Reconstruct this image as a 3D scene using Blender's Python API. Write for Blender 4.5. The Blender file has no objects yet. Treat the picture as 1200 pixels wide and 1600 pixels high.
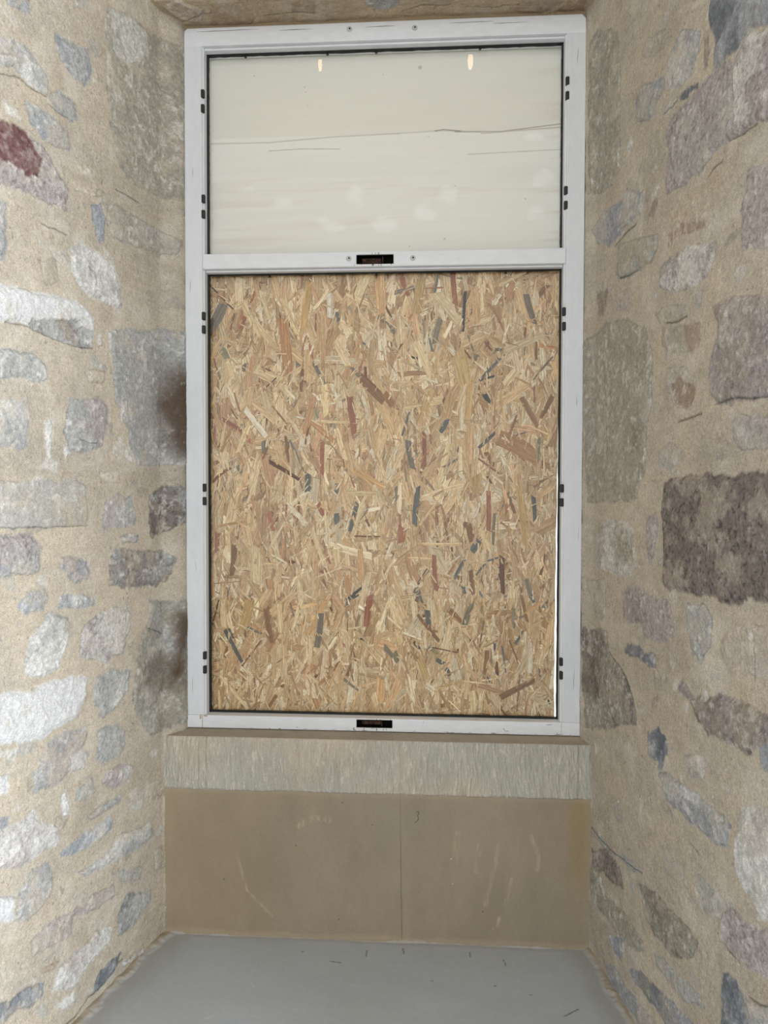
import bpy, bmesh, math, random
import numpy as np
from mathutils import Vector, Matrix
C = bpy.context.scene.collection
sc = bpy.context.scene

# ------------------------------------------------------------ camera, world, light, exposure
cam_d = bpy.data.cameras.new('camera')
cam = bpy.data.objects.new('camera', cam_d); C.objects.link(cam); sc.camera = cam
cam_d.sensor_fit = 'VERTICAL'; cam_d.sensor_height = 36.0; cam_d.lens = 36.0 * 1200 / 1600
cam_d.clip_start = 0.02
YAW, PIT, ROLL = 0.0646, -0.0278, 0.0022
cy, sy, cp, sp = math.cos(YAW), math.sin(YAW), math.cos(PIT), math.sin(PIT)
fw = Vector((-sy * cp, cy * cp, sp)); rt = Vector((cy, sy, 0)); up = rt.cross(fw)
r2 = rt * math.cos(ROLL) + up * math.sin(ROLL); u2 = up * math.cos(ROLL) - rt * math.sin(ROLL)
M = Matrix((r2, u2, -fw)).transposed().to_4x4(); M.translation = (0.16, -2.32, 1.348)
cam.matrix_world = M

sc.view_settings.view_transform = 'Standard'; sc.view_settings.look = 'None'
sc.view_settings.gamma = 1.0; sc.view_settings.use_curve_mapping = False
sc.view_settings.exposure = 0.0

w = bpy.data.worlds.new('daylight'); sc.world = w; w.use_nodes = True
bg = w.node_tree.nodes['Background']
bg.inputs[0].default_value = (0.95, 0.975, 1.0, 1); bg.inputs[1].default_value = 1.80

def area(name, loc, target, sx, sz, power, col):
    d = bpy.data.lights.new(name, 'AREA'); d.shape = 'RECTANGLE'; d.size = sx; d.size_y = sz
    d.energy = power; d.color = col
    o = bpy.data.objects.new(name, d); C.objects.link(o); o.location = loc
    o.rotation_euler = (Vector(target) - Vector(loc)).to_track_quat('-Z', 'Y').to_euler()
    return o
# daylight from the room's own tall windows behind the photographer, on the right
area('daylight_right', (3.2, -2.8, 0.9), (-0.7, -0.5, 0.8), 1.5, 2.0, 235, (0.88, 0.94, 1.0))

# ------------------------------------------------------------ helpers
rng = np.random.default_rng(7)
random.seed(7)

def lin(c):
    c = np.asarray(c, float) / 255.0
    return np.where(c <= 0.04045, c / 12.92, ((c + 0.055) / 1.055) ** 2.4)

def fbm(X, Y, scale, octaves=4, seed=0, gain=0.55, ax=1.0, ay=1.0):
    """smooth value noise in -1..1 on arrays X, Y given in metres"""
    out = np.zeros(np.broadcast(X, Y).shape); amp = 1.0; tot = 0.0
    r = np.random.default_rng(seed)
    for o in range(octaves):
        L = r.random((256, 256)) * 2 - 1
        f = (2 ** o) / scale
        x = X * f * ax + 17.3 * o + 40; y = Y * f * ay + 9.1 * o + 40
        xi = np.floor(x).astype(int); yi = np.floor(y).astype(int)
        fx = x - xi; fy = y - yi; fx = fx * fx * (3 - 2 * fx); fy = fy * fy * (3 - 2 * fy)
        g = lambda i, j: L[(yi + j) % 256, (xi + i) % 256]
        out += amp * ((g(0, 0) * (1 - fx) + g(1, 0) * fx) * (1 - fy) + (g(0, 1) * (1 - fx) + g(1, 1) * fx) * fy)
        tot += amp; amp *= gain
    return out / tot

def smooth(a, b, x):
    t = np.clip((x - a) / (b - a), 0, 1); return t * t * (3 - 2 * t)

def sdf(X, Y, pts):
    """signed distance (negative inside) to a polygon"""
    p = np.asarray(pts, float); d2 = np.full(X.shape, 1e9); inside = np.zeros(X.shape, bool)
    for i in range(len(p)):
        a = p[i]; b = p[(i + 1) % len(p)]; e = b - a; L = e @ e + 1e-12
        wx = X - a[0]; wy = Y - a[1]; t = np.clip((wx * e[0] + wy * e[1]) / L, 0, 1)
        d2 = np.minimum(d2, (wx - t * e[0]) ** 2 + (wy - t * e[1]) ** 2)
        c = (a[1] > Y) != (b[1] > Y)
        with np.errstate(divide='ignore', invalid='ignore'):
            xx = a[0] + (Y - a[1]) * e[0] / (e[1] if e[1] else 1e-12)
        inside ^= c & (X < xx)
    d = np.sqrt(d2); return np.where(inside, -d, d)

def linedist(X, Y, pts):
    p = np.asarray(pts, float); d2 = np.full(X.shape, 1e9)
    for a, b in zip(p[:-1], p[1:]):
        e = b - a; L = e @ e + 1e-12
        t = np.clip(((X - a[0]) * e[0] + (Y - a[1]) * e[1]) / L, 0, 1)
        d2 = np.minimum(d2, (X - a[0] - t * e[0]) ** 2 + (Y - a[1] - t * e[1]) ** 2)
    return np.sqrt(d2)

def box_sel(X, Y, pts, m):
    p = np.asarray(pts, float); x0, y0 = p.min(0) - m; x1, y1 = p.max(0) + m
    ys = np.where((Y[:, 0] >= y0) & (Y[:, 0] <= y1))[0]; xs = np.where((X[0] >= x0) & (X[0] <= x1))[0]
    if len(ys) < 2 or len(xs) < 2: return None
    return np.s_[ys[0]:ys[-1] + 1, xs[0]:xs[-1] + 1]

def grid_obj(name, P, col, mat, kind='structure', parent=None, extra=None):
    """P (ny,nx,3) positions, col (ny,nx,3) linear albedo -> one mesh"""
    ny, nx = P.shape[:2]
    me = bpy.data.meshes.new(name)
    idx = np.arange(ny * nx).reshape(ny, nx)
    q = np.stack([idx[:-1, :-1], idx[:-1, 1:], idx[1:, 1:], idx[1:, :-1]], -1).reshape(-1, 4)
    me.vertices.add(ny * nx); me.vertices.foreach_set('co', P.reshape(-1).astype(np.float32))
    me.loops.add(q.size); me.loops.foreach_set('vertex_index', q.reshape(-1).astype(np.int32))
    me.polygons.add(len(q)); me.polygons.foreach_set('loop_start', np.arange(0, q.size, 4, dtype=np.int32))
    me.polygons.foreach_set('use_smooth', np.ones(len(q), bool))
    me.update(); me.validate()
    a = me.color_attributes.new('albedo', 'FLOAT_COLOR', 'POINT')
    c4 = np.ones((ny * nx, 4), np.float32); c4[:, :3] = np.clip(col.reshape(-1, 3), 0, 1)
    a.data.foreach_set('color', c4.reshape(-1))
    me.materials.append(mat)
    o = bpy.data.objects.new(name, me); C.objects.link(o)
    if parent: o.parent = parent
    elif kind: o['kind'] = kind
    return o

def mat(name, color=(200, 200, 200), rough=0.8, spec=0.3, attr=None, noise=None, bump=None, stretch=(1, 1, 1), metal=0.0):
    m = bpy.data.materials.new(name); m.use_nodes = True; nt = m.node_tree; N = nt.nodes; Lk = nt.links
    b = N['Principled BSDF']; b.inputs['Roughness'].default_value = rough
    b.inputs['Specular IOR Level'].default_value = spec; b.inputs['Metallic'].default_value = metal
    tc = N.new('ShaderNodeTexCoord'); mp = N.new('ShaderNodeMapping'); mp.inputs['Scale'].default_value = stretch
    Lk.new(tc.outputs['Object'], mp.inputs[0])
    if attr:
        src = N.new('ShaderNodeVertexColor'); src.layer_name = attr; out = src.outputs[0]
    else:
        src = N.new('ShaderNodeRGB'); src.outputs[0].default_value = (*lin(color), 1); out = src.outputs[0]
    if noise:
        for sc_, lo, hi in noise:           # multiply by noise
            n = N.new('ShaderNodeTexNoise'); n.inputs['Scale'].default_value = sc_; n.inputs['Detail'].default_value = 3
            Lk.new(mp.outputs[0], n.inputs['Vector'])
            r = N.new('ShaderNodeMapRange'); r.inputs[1].default_value = 0.3; r.inputs[2].default_value = 0.7
            r.inputs[3].default_value = lo; r.inputs[4].default_value = hi; Lk.new(n.outputs[0], r.inputs[0])
            mx = N.new('ShaderNodeMix'); mx.data_type = 'RGBA'; mx.blend_type = 'MULTIPLY'; mx.inputs[0].default_value = 1
            Lk.new(out, mx.inputs[6]); Lk.new(r.outputs[0], mx.inputs[7]); out = mx.outputs[2]
    Lk.new(out, b.inputs['Base Color'])
    if bump:
        prev = None
        for sc_, st in bump:
            n = N.new('ShaderNodeTexNoise'); n.inputs['Scale'].default_value = sc_; n.inputs['Detail'].default_value = 4
            Lk.new(mp.outputs[0], n.inputs['Vector'])
            bp = N.new('ShaderNodeBump'); bp.inputs['Strength'].default_value = 1.0; bp.inputs['Distance'].default_value = st
            Lk.new(n.outputs[0], bp.inputs['Height'])
            if prev: Lk.new(prev, bp.inputs['Normal'])
            prev = bp.outputs[0]
        Lk.new(prev, b.inputs['Normal'])
    return m

def bm_box(bm, x0, x1, y0, y1, z0, z1):
    v = [bm.verts.new((x, y, z)) for x in (x0, x1) for y in (y0, y1) for z in (z0, z1)]
    for f in ((0, 1, 3, 2), (4, 6, 7, 5), (0, 4, 5, 1), (2, 3, 7, 6), (0, 2, 6, 4), (1, 5, 7, 3)):
        bm.faces.new([v[i] for i in f])

def link(name, bm, m, parent=None, bevel=0.0, seg=2, kind=None):
    bmesh.ops.recalc_face_normals(bm, faces=bm.faces)
    me = bpy.data.meshes.new(name); bm.to_mesh(me); bm.free(); me.materials.append(m)
    o = bpy.data.objects.new(name, me); C.objects.link(o)
    if parent: o.parent = parent
    if kind: o['kind'] = kind
    if bevel:
        b = o.modifiers.new('bevel', 'BEVEL'); b.width = bevel; b.segments = seg; b.limit_method = 'ANGLE'; b.angle_limit = math.radians(40)
    return o

def empty(name, loc=(0, 0, 0)):
    o = bpy.data.objects.new(name, None); C.objects.link(o); o.location = loc; o.empty_display_size = 0.1
    return o

# ------------------------------------------------------------ rubble stone walls
PAL = dict(g=(167, 167, 164), w=(203, 201, 196), b=(152, 155, 159), p=(168, 160, 157), t=(184, 171, 152), r=(110, 80, 80),
           d=(126, 118, 112), o=(160, 155, 142), k=(112, 116, 121), n=(140, 112, 92), h=(128, 117, 109))
MORTAR = (183, 173, 157)

def parse(txt, n):
    out = []
    for l in txt.strip().splitlines():
        t = l.split(); out.append((t[:n], [tuple(int(q) / 1000 for q in p.split(',')) for p in t[n:]]))
    return out

def axis(parts):
    a = [np.arange(s, e, d) for s, e, d in parts]; a.append([parts[-1][1]]); return np.concatenate(a)

def masonry(S, Z, stones, stains, cracks, seed, mortar=MORTAR):
    """height (m) and albedo of a lime-pointed rubble wall over wall coordinates S, Z"""
    base = lin(mortar)
    n1 = fbm(S, Z, .35, 4, seed); n2 = fbm(S, Z, .03, 4, seed + 1); n3 = fbm(S, Z, .006, 2, seed + 2)
    n4 = fbm(S, Z, .11, 4, seed + 3)
    H = .0035 * fbm(S, Z, .16, 4, seed + 4) + .0007 * n3 + .0014 * n2
    v = 1 + .16 * n1 + .10 * n2 + .08 * n3 + .08 * n4
    n5 = fbm(S, Z, .0032, 2, seed + 16)
    v = v + .10 * n5
    col = base * v[..., None] * np.stack([1 + .03 * n4, np.ones_like(n4), 1 - .05 * n4], -1)
    pits = smooth(.58, .72, fbm(S, Z, .0065, 2, seed + 5)); col *= (1 - .35 * pits)[..., None]; H -= .0012 * pits
    fleck = smooth(.66, .78, fbm(S, Z, .009, 2, seed + 6)); col += (lin((212, 206, 195)) - col) * (.5 * fleck)[..., None]
    W1 = .010 * fbm(S, Z, .04, 4, seed + 7); W2 = .010 * fbm(S, Z, .04, 4, seed + 8)
    W1 += .002 * fbm(S, Z, .008, 2, seed + 9); W2 += .002 * fbm(S, Z, .008, 2, seed + 10)
    T1 = fbm(S, Z, .055, 5, seed + 11, .7); T2 = fbm(S, Z, .018, 4, seed + 12, .7); T3 = fbm(S, Z, .14, 5, seed + 13, .65)
    T4 = fbm(S, Z, .007, 2, seed + 14)
    ridge = 1 - np.abs(fbm(S, Z, .03, 4, seed + 15)) * 4; ridge = np.clip(ridge, 0, 1)
    veil = smooth(.08, .45, fbm(S, Z, .09, 5, seed + 17, .65)); col += (lin((204, 198, 186)) - col) * (.42 * veil)[..., None]
    dust = smooth(.15, .5, fbm(S, Z, .13, 5, seed + 18, .6)); col += (lin((164, 148, 128)) - col) * (.35 * dust)[..., None]
    trowel = fbm(S + Z * .4, Z, .012, 3, seed + 19, ax=.25, ay=1.0); col *= (1 + .08 * trowel)[..., None]; H += .0007 * trowel
    for i, ((c, al, rel), pts) in enumerate(stones):
        al = float(al); rel = float(rel) / 1000
        sel = box_sel(S, Z, pts, .03)
        if sel is None: continue
        s, z = S[sel] + W1[sel], Z[sel] + W2[sel]
        d = sdf(s, z, pts)
        m = smooth(.0065, -.0025, d + .007 * T2[sel] + .004 * T1[sel])
        smear = smooth(.022, -.006, d + .006 * T1[sel]) * .6           # lime smeared over the joint, paler and greyer
        r = np.random.default_rng(seed * 100 + i)
        a, b = lin(PAL[c[0]]), lin(PAL[c[1]])
        off = r.uniform(-.25, .25)
        k = smooth(-.3, .45, T3[sel] * 1.1 + .55 * T1[sel] + off)[..., None]
        kk = smooth(.10, .5, T2[sel] + .4 * T1[sel])[..., None] * .45
        cc = a * (1 - k) + b * k
        cc = cc + (lin((212, 209, 204)) - cc) * kk * (1 if c[0] not in 'rkhd' else .35)
        cc = cc * (1 + .13 * T1[sel] + .16 * T2[sel] + .26 * T4[sel] + .10 * n5[sel])[..., None] * r.uniform(.95, 1.05)
        if c[0] in 'pdhr' or c[1] in 'dh':
            pit = smooth(.25, .5, fbm(s, z, .007, 2, seed + 40 + i)); cc = cc * (1 - (.5 if c[0] in 'dh' else .3) * pit)[..., None]
        if c == 'ww':
            cc = cc * .4 + .6 * lin((207, 208, 210)) * (1 + .08 * T2[sel])[..., None]
        lime = smooth(.0, .35, T1[sel] + T3[sel] * .6 + r.uniform(-.2, .2)) * (.55 if c[0] in 'ogt' else (.12 if c[0] in 'hkr' else .38))
        cc = cc + (base * .98 - cc) * lime[..., None]
        edge = smooth(-.0001, -.010, d)                # worn arris
        col[sel] += (lin((190, 178, 156)) - col[sel]) * (smear * al * .5 * (1 - m))[..., None]
        col[sel] += (cc - col[sel]) * (m * al)[..., None]
        rough = .0028 * T1[sel] + .0018 * T2[sel] + .0006 * T4[sel]
        if c[0] in 'wkh': rough = rough * 1.7
        if c[0] == 'o' or c == 'gg': rough = rough * .6
        H[sel] = H[sel] * (1 - m * .8) + m * al * (rel * (.25 + .75 * edge) + rough)
        # thin darker joint where the pointing has shrunk back from the stone
        jo = np.exp(-(d / .0016) ** 2) * smooth(.0, .4, T1[sel] + r.uniform(-.2, .3))
        H[sel] -= .0022 * jo * al; col[sel] *= (1 - .30 * jo * al)[..., None]
    for (st, soft), pts in stains:
        soft = float(soft) / 1000; sel = box_sel(S, Z, pts, .08)
        if sel is None: continue
        d = sdf(S[sel] + W1[sel], Z[sel] + W2[sel], pts)
        m = smooth(soft * 1.1, -soft * 1.6, d + .006 * T1[sel]) * float(st) * (1 - .4 * smooth(.38, .6, T2[sel]))
        col[sel] += (lin((82, 64, 46)) - col[sel]) * m[..., None]
    for (wd,), pts in cracks:
        wd = float(wd) / 1000; sel = box_sel(S, Z, pts, .01)
        if sel is None: continue
        d = linedist(S[sel] + W1[sel] * .5, Z[sel] + W2[sel] * .5, pts)
        m = np.exp(-(d / wd) ** 2); col[sel] *= (1 - .6 * m)[..., None]; H[sel] -= .003 * m
    return H, col

def faint_chips(s0, s1, z0, z1, n, seed):
    r = np.random.default_rng(seed); out = []
    for _ in range(n):
        s, z = r.uniform(s0, s1), r.uniform(z0, z1); a = r.uniform(.008, .035); b = a * r.uniform(.3, .7); t0 = r.normal(0, .35)
        pts = [(s + a * math.cos(t) * math.cos(t0) - b * math.sin(t) * math.sin(t0), z + a * math.cos(t) * math.sin(t0) + b * math.sin(t) * math.cos(t0)) for t in np.sort(r.uniform(0, 6.28, 7))]
        out.append(((str(r.choice(['wt', 'tw', 'gw', 'pt', 'og', 'wg'])), '%.2f' % r.uniform(.2, .75), str(r.integers(1, 3))), pts))
    return out

def random_stones(s0, s1, z0, z1, n, seed):
    r = np.random.default_rng(seed); out = []; placed = []
    for _ in range(n * 12):
        s, z = r.uniform(s0, s1), r.uniform(z0, z1); a, b = r.uniform(.04, .12), r.uniform(.025, .07)
        if any(abs(s - q[0]) < a + q[2] and abs(z - q[1]) < b + q[3] for q in placed): continue
        placed.append((s, z, a, b))
        pts = [(s + a * math.cos(t) * r.uniform(.8, 1.1), z + b * math.sin(t) * r.uniform(.8, 1.1)) for t in np.linspace(0, 6.28, 9)[:-1]]
        out.append(((''.join(r.choice(list('gwpob'), 2)), '1', str(r.integers(2, 5))), pts))
        if len(placed) >= n: break
    return out

STONES_L = """oo 1 2 238,2629 145,2661 44,2667 -77,2689 -86,2550 -85,2443 -74,2310 -58,2224 13,2219 134,2203 197,2226 220,2287 248,2384 254,2487 260,2588
wg .8 2 234,2626 145,2657 70,2652 62,2607 163,2518 217,2521 231,2582
gb 1 3 606,2420 526,2469 532,2442 565,2422 596,2415
gw .7 2 377,2561 330,2590 337,2564 370,2548
wg 1 5 738,2272 587,2347 534,2350 495,2335 472,2310 478,2279 518,2271 556,2279 582,2292 739,2222
gp .8 1 738,2272 576,2346 550,2337 577,2314 738,2240
bg 1 3 446,2440 391,2442 325,2466 308,2417 340,2370 379,2371 411,2380 435,2400
og .7 2 345,2490 283,2516 261,2496 290,2471 325,2475
og 1 2 460,2296 424,2314 373,2309 367,2273 393,2257 443,2263 472,2277
gb 1 4 541,2228 513,2241 461,2242 406,2229 397,2186 444,2175 491,2174 525,2191
pw 1 4 542,2160 486,2156 445,2120 408,2084 409,2036 458,2027 516,2030 576,2028 743,1977 742,2034
rr 1 3 741,2103 589,2161 542,2160 520,2133 498,2115 510,2077 549,2062 585,2078 742,2031
wt 1 4 372,2160 329,2176 301,2174 315,2155 362,2145
tw .8 2 402,2112 329,2118 288,2116 330,2100 376,2096
bg 1 3 316,2078 281,2094 259,2062 267,2009 289,1997 310,2045
og .9 3 252,2102 199,2121 102,2116 14,2121 -62,2098 -42,2065 33,2038 119,2036 230,2021 256,2059
gb 1 3 743,1942 605,1982 606,1893 614,1852 745,1810
wg 1 5 404,1944 358,1971 290,1966 231,1955 209,1921 190,1879 194,1849 262,1847 333,1848 373,1864 392,1898
ot .7 1 507,1882 448,1899 443,1850 484,1835
tw .6 1 528,1962 447,1968 453,1941 517,1937
wt .8 2 -82,2217 -103,2252 -108,2234
ww 1 8 746,1773 579,1806 530,1808 479,1811 412,1815 347,1813 313,1794 317,1748 321,1715 381,1709 444,1714 537,1724 591,1725 747,1698
gd .9 -4 537,1736 462,1753 374,1772 368,1755 317,1752 321,1715 381,1711 444,1716 532,1723
gw 1 5 748,1644 607,1659 565,1657 521,1662 493,1643 482,1611 522,1599 577,1598 749,1576
tw .9 3 342,1653 307,1663 268,1660 272,1632 329,1619
wt .9 2 296,1761 281,1764 282,1732 296,1724
op .5 1 121,1901 61,1926 -31,1938 -70,1900 16,1890 78,1886
gg 1 3 256,1774 187,1790 79,1805 17,1828 -99,1836 -103,1749 -112,1586 -110,1426 21,1421 126,1418 151,1462 166,1510 190,1556 228,1600 227,1671 249,1738
gp 1 4 403,1570 294,1587 258,1568 266,1502 281,1464 352,1451 404,1448 423,1490 416,1534
ww .9 2 429,1464 404,1444 423,1430
gw 1 4 750,1523 583,1549 550,1565 540,1510 546,1461 563,1446 751,1444
wt .9 3 495,1506 465,1508 466,1453 473,1415 487,1452
wt .9 2 229,1476 198,1498 199,1459 215,1434 233,1452
wt .9 2 197,1584 182,1576 190,1537 202,1541
tw .8 2 293,1399 207,1403 208,1370 290,1366
go .7 2 752,1372 601,1363 525,1372 449,1365 392,1378 346,1361 340,1294 347,1262 498,1260 754,1275
gp 1 3 269,1315 223,1343 160,1328 132,1273 137,1248 240,1246 277,1250
gd 1 2 67,1333 -6,1362 -79,1357 -79,1302 -58,1248 -5,1224 59,1212 77,1254 67,1300
pg 1 4 754,1252 582,1246 527,1235 511,1213 511,1159 545,1150 604,1157 756,1166
bb .9 2 755,1195 604,1176 604,1153 756,1166
gw 1 3 202,1220 161,1227 120,1215 129,1196 194,1200
bp 1 4 439,1182 408,1184 355,1170 339,1142 342,1115 389,1118 415,1141 440,1152
gd 1 4 233,1188 146,1182 24,1168 -33,1142 -13,1090 -3,1070 113,1073 257,1093 256,1147
bg 1 3 584,1091 552,1110 500,1112 486,1093 507,1063 552,1064 587,1081
wb 1 4 459,1088 383,1084 315,1061 315,1047 370,1046 453,1061
wg 1 5 484,1046 423,1037 414,987 443,940 449,911 503,907 565,918 565,954 536,1010
pw 1 4 316,1020 272,1031 172,1021 164,970 197,898 274,890 379,927 371,997
ww 1 6 760,924 577,884 504,886 412,885 352,866 356,826 394,783 445,771 505,764 573,773 761,823
gw 1 4 311,856 259,863 170,843 171,793 215,765 246,759 283,746 297,778 329,796
gp 1 4 414,749 354,735 354,707 375,687 348,664 362,642 415,647 459,633 536,637 541,680 518,718 476,742
ww .8 3 421,689 375,687 355,639 415,647
gw 1 4 305,710 231,709 200,683 193,641 217,614 292,621 317,644
og 1 3 70,1022 -71,1007 -116,989 -114,777 -118,646 -18,626 66,620 118,678 151,723 141,836 124,913 80,956
wp 1 4 270,590 217,595 153,567 186,534 241,540 293,565
ww .9 3 762,769 621,710 627,672 763,718
wt .7 2 75,571 48,583 39,564 66,558
tw .8 3 94,495 31,487 -16,464 -16,427 50,426 103,457
tw .8 3 194,498 145,499 103,467 112,435 146,429 170,459
bg 1 3 396,591 328,595 318,561 363,551 397,564
wg 1 3 450,595 435,600 416,559 426,536 442,543
og 1 3 350,505 279,517 210,509 210,485 279,489 343,492
bw 1 4 443,460 385,465 308,463 257,465 250,433 323,423 392,432 449,446
gw 1 4 386,375 317,369 250,375 219,395 130,381 68,375 60,329 122,316 204,339 266,339 352,353
wp 1 5 764,642 597,588 542,602 526,570 461,525 461,490 509,491 577,486 766,552
tw .9 2 60,282 5,267 1,206 52,209
pg .7 2 251,308 114,260 123,229 205,255
gp 1 4 600,391 589,430 550,464 492,457 480,421 487,377 523,354 563,350 600,375
ww 1 6 766,508 599,428 611,381 768,424
kg 1 3 189,212 71,166 80,139 141,120 207,117 230,126 230,179
tp .9 3 339,291 244,268 244,241 311,243 407,273 421,231 513,250 547,254 558,294 482,305 367,278
wp 1 5 326,186 268,157 268,128 313,126 362,109 422,97 478,134 466,174 402,175
bk 1 3 619,192 570,197 514,169 514,148 554,141 603,166 635,159 770,249 770,279
kb 1 3 313,69 223,67 247,32 314,27 342,27
wg .9 3 216,33 108,18 108,3 208,18
wg .9 3 473,91 410,80 403,53 448,61
dd .7 1 457,370 444,355 451,352
wt .9 2 768,384 628,291 628,255 769,333
wt .8 2 35,104 -3,84 16,73
nt .6 2 519,207 468,195 484,185 513,195
bg .9 2 764,675 620,614 628,598 764,657"""
STONES_R = """oo 1 2 -9,2662 72,2624 148,2564 163,2460 166,2320 170,2204 122,2182 17,2196 -32,2223 -43,2369 -40,2519 -44,2647
kb 1 4 636,2343 947,2158 948,2138 785,2198 756,2190 707,2198 674,2192 647,2207 653,2250 630,2312
pw 1 5 720,2174 779,2189 948,2121 953,1963 801,2019 724,2029 722,2089
pg 1 4 496,2194 568,2192 654,2197 720,2177 724,2035 659,2031 610,2020 542,2014 450,2027 440,2071 456,2124 437,2168 454,2187
gw 1 4 500,2357 556,2338 587,2309 581,2269 551,2238 503,2240 452,2257 433,2313 459,2338
gb 1 3 267,2333 298,2343 415,2307 434,2273 379,2264 361,2236 268,2276
tw .8 3 418,2221 435,2232 487,2226 487,2214 445,2212
kd 1 2 504,2217 536,2216 583,2201 568,2200 521,2205
dd .9 2 607,2269 624,2277 626,2215 608,2218
og .6 1 296,2430 336,2441 448,2403 457,2378 413,2372 317,2401
tw .7 2 499,2415 578,2380 622,2352 593,2356 516,2385
og .6 2 293,2148 343,2182 381,2193 428,2176 429,2115 374,2098 304,2131
bg 1 4 -22,2103 59,2129 196,2102 218,2130 316,2079 306,2039 220,2034 101,2023 7,2058
go 1 4 153,1927 163,1999 210,1997 329,1967 402,1956 403,1923 370,1900 300,1899 178,1906
dn .6 1 348,2012 376,2047 395,2028 372,1995
tp .7 3 443,1942 477,1977 589,1970 633,1949 635,1892 560,1906 462,1900
nn .5 1 461,1928 528,1932 627,1901 620,1893 529,1909 462,1904
pw 1 5 418,1869 463,1876 561,1872 664,1849 668,1818 630,1793 564,1782 465,1800 410,1822
pg .9 3 780,1945 954,1906 959,1746 761,1809 764,1890
dn .6 1 12,1905 91,1909 92,1875 67,1837 27,1841
pt .6 1 130,1875 225,1869 270,1839 249,1814 144,1829
og .6 2 393,1767 430,1775 549,1754 534,1727 449,1734 412,1746
gg .8 2 587,1770 617,1763 610,1735 588,1737
og .7 2 431,1730 518,1715 550,1697 544,1653 468,1658 432,1689
nd .45 2 542,1702 604,1700 605,1656 560,1646 551,1674
og .9 3 -72,1791 81,1810 227,1787 345,1744 376,1675 379,1574 352,1492 344,1407 294,1333 120,1317 -29,1320 -51,1575
pd 1 5 660,1716 732,1723 961,1676 965,1508 756,1521 693,1521 658,1547 643,1599 676,1643 689,1675
og .6 2 452,1629 536,1623 592,1585 593,1548 555,1526 506,1531 453,1581
nd .55 -2 479,1585 513,1600 585,1571 593,1551 555,1529 506,1539
gp .9 3 420,1445 483,1458 525,1444 509,1409 458,1403 421,1408
pg .9 3 739,1479 775,1489 966,1473 968,1425 771,1427 740,1449
dh 1 6 450,1367 527,1378 642,1380 742,1381 969,1379 974,1170 808,1149 748,1134 710,1128 683,1146 627,1127 550,1139 483,1123 456,1140 453,1241 443,1302
ow 1 3 43,1251 218,1277 275,1261 288,1186 278,1132 187,1126 73,1129 31,1190
pt .9 3 367,1287 406,1301 416,1255 399,1196 380,1173 359,1218 354,1244
tw .8 2 374,1385 449,1383 450,1373 384,1376
wt .9 2 493,1394 526,1395 527,1386 497,1386
og .8 2 -30,1090 87,1108 102,1046 90,1000 23,979 -7,1030
pd .9 4 212,1090 311,1107 411,1091 484,1097 511,1050 512,1018 442,992 355,996 334,1027 225,1013
gb 1 3 566,1109 649,1110 677,1093 672,1039 630,994 593,1004 568,1056
bk 1 3 239,942 272,956 356,953 420,959 420,934 377,924 326,934 239,928
tp .7 3 706,1042 743,1087 803,1101 976,1120 978,1043 752,994 713,1012
wt .8 2 789,1089 815,1091 827,1073 804,1069
od 1 3 -64,938 117,961 131,910 229,871 287,826 310,766 174,714 -26,647 -44,762
nd .6 1 399,852 432,866 428,841 399,836
pd 1 5 531,912 555,942 572,923 587,912 654,923 753,957 802,950 980,972 981,929 816,866 731,857 663,849 627,863 603,894
wt .8 2 632,928 654,937 661,924 640,915
kb 1 3 382,766 429,786 492,781 485,750 458,729 459,705 441,698 440,714 383,715
pw .8 3 568,768 621,802 658,792 651,761 600,734 569,737
bb 1 3 843,882 981,932 982,892 850,855
bg 1 4 441,690 494,706 646,707 735,713 754,697 736,658 683,643 587,641 539,640 479,643
wg .8 2 486,695 646,707 735,709 722,700 624,691 495,670
pp .6 2 143,491 203,535 240,480 205,460
go .9 3 -10,359 53,377 146,366 242,393 330,413 361,409 288,379 231,378 121,349 12,343
dp .9 3 13,302 146,361 208,353 239,307 186,289 110,279 14,256
ow 1 3 0,249 83,270 124,222 246,246 366,243 376,227 325,196 189,170 86,166 17,153
bg 1 2 140,127 248,181 255,153 233,108 191,109
od 1 3 342,370 430,400 503,402 601,411 632,403 603,351 514,300 433,296 374,305
og .5 2 445,529 508,542 500,506 566,539 568,473 465,481
gt .7 2 566,539 664,543 764,551 765,534 680,479 630,480 568,485
pw 1 4 708,484 733,523 789,548 852,558 989,635 992,549 815,463 767,466 722,460
wg 1 5 790,750 983,849 989,655 846,574 834,606 793,611 762,629 767,665
bp .9 3 130,31 180,63 274,63 380,81 439,88 351,25 253,16 143,10
bk 1 3 295,127 358,163 473,187 575,212 614,213 493,126 399,124 306,107
gb .9 3 434,250 471,264 557,279 635,292 664,285 590,242 507,234 444,231
kb 1 4 733,400 749,410 793,408 835,370 733,283
gw 1 3 811,400 845,413 993,506 994,472 835,370"""
STAINS_L = """.85 26 -34,1711 28,1608 6,1559 -12,1497 -36,1450 -80,1447 -101,1530 -107,1662 -78,1718
.35 25 45,1725 56,1569 21,1453 -105,1448 -113,1740
.88 18 -36,979 -111,968 -116,900 -70,886 -59,790 -14,757 -25,852 -11,919
.45 20 116,850 27,873 -69,831 -68,732 64,745 125,781"""
STAINS_R = """.4 25 -31,860 53,888 109,802 43,744 -29,766
.35 14 268,1516 321,1512 312,1451 270,1445"""
CRACKS_L = """2 210,2162 167,2161 110,2161
1.5 494,1973 453,1975 410,1976
1.5 739,2215 567,2273 513,2269 478,2275
1.2 473,2261 425,2259 381,2261
1.5 332,1919 304,1909 301,1880
1.5 611,1720 537,1720 444,1710 381,1707 314,1714
1.2 754,1272 498,1259 340,1257
1.2 371,1476 338,1470 303,1472
1.5 80,943 44,929 12,919
1.5 98,857 94,835 116,800 121,780
2.5 208,43 254,42 314,27 349,27 404,13 436,17"""
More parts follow.
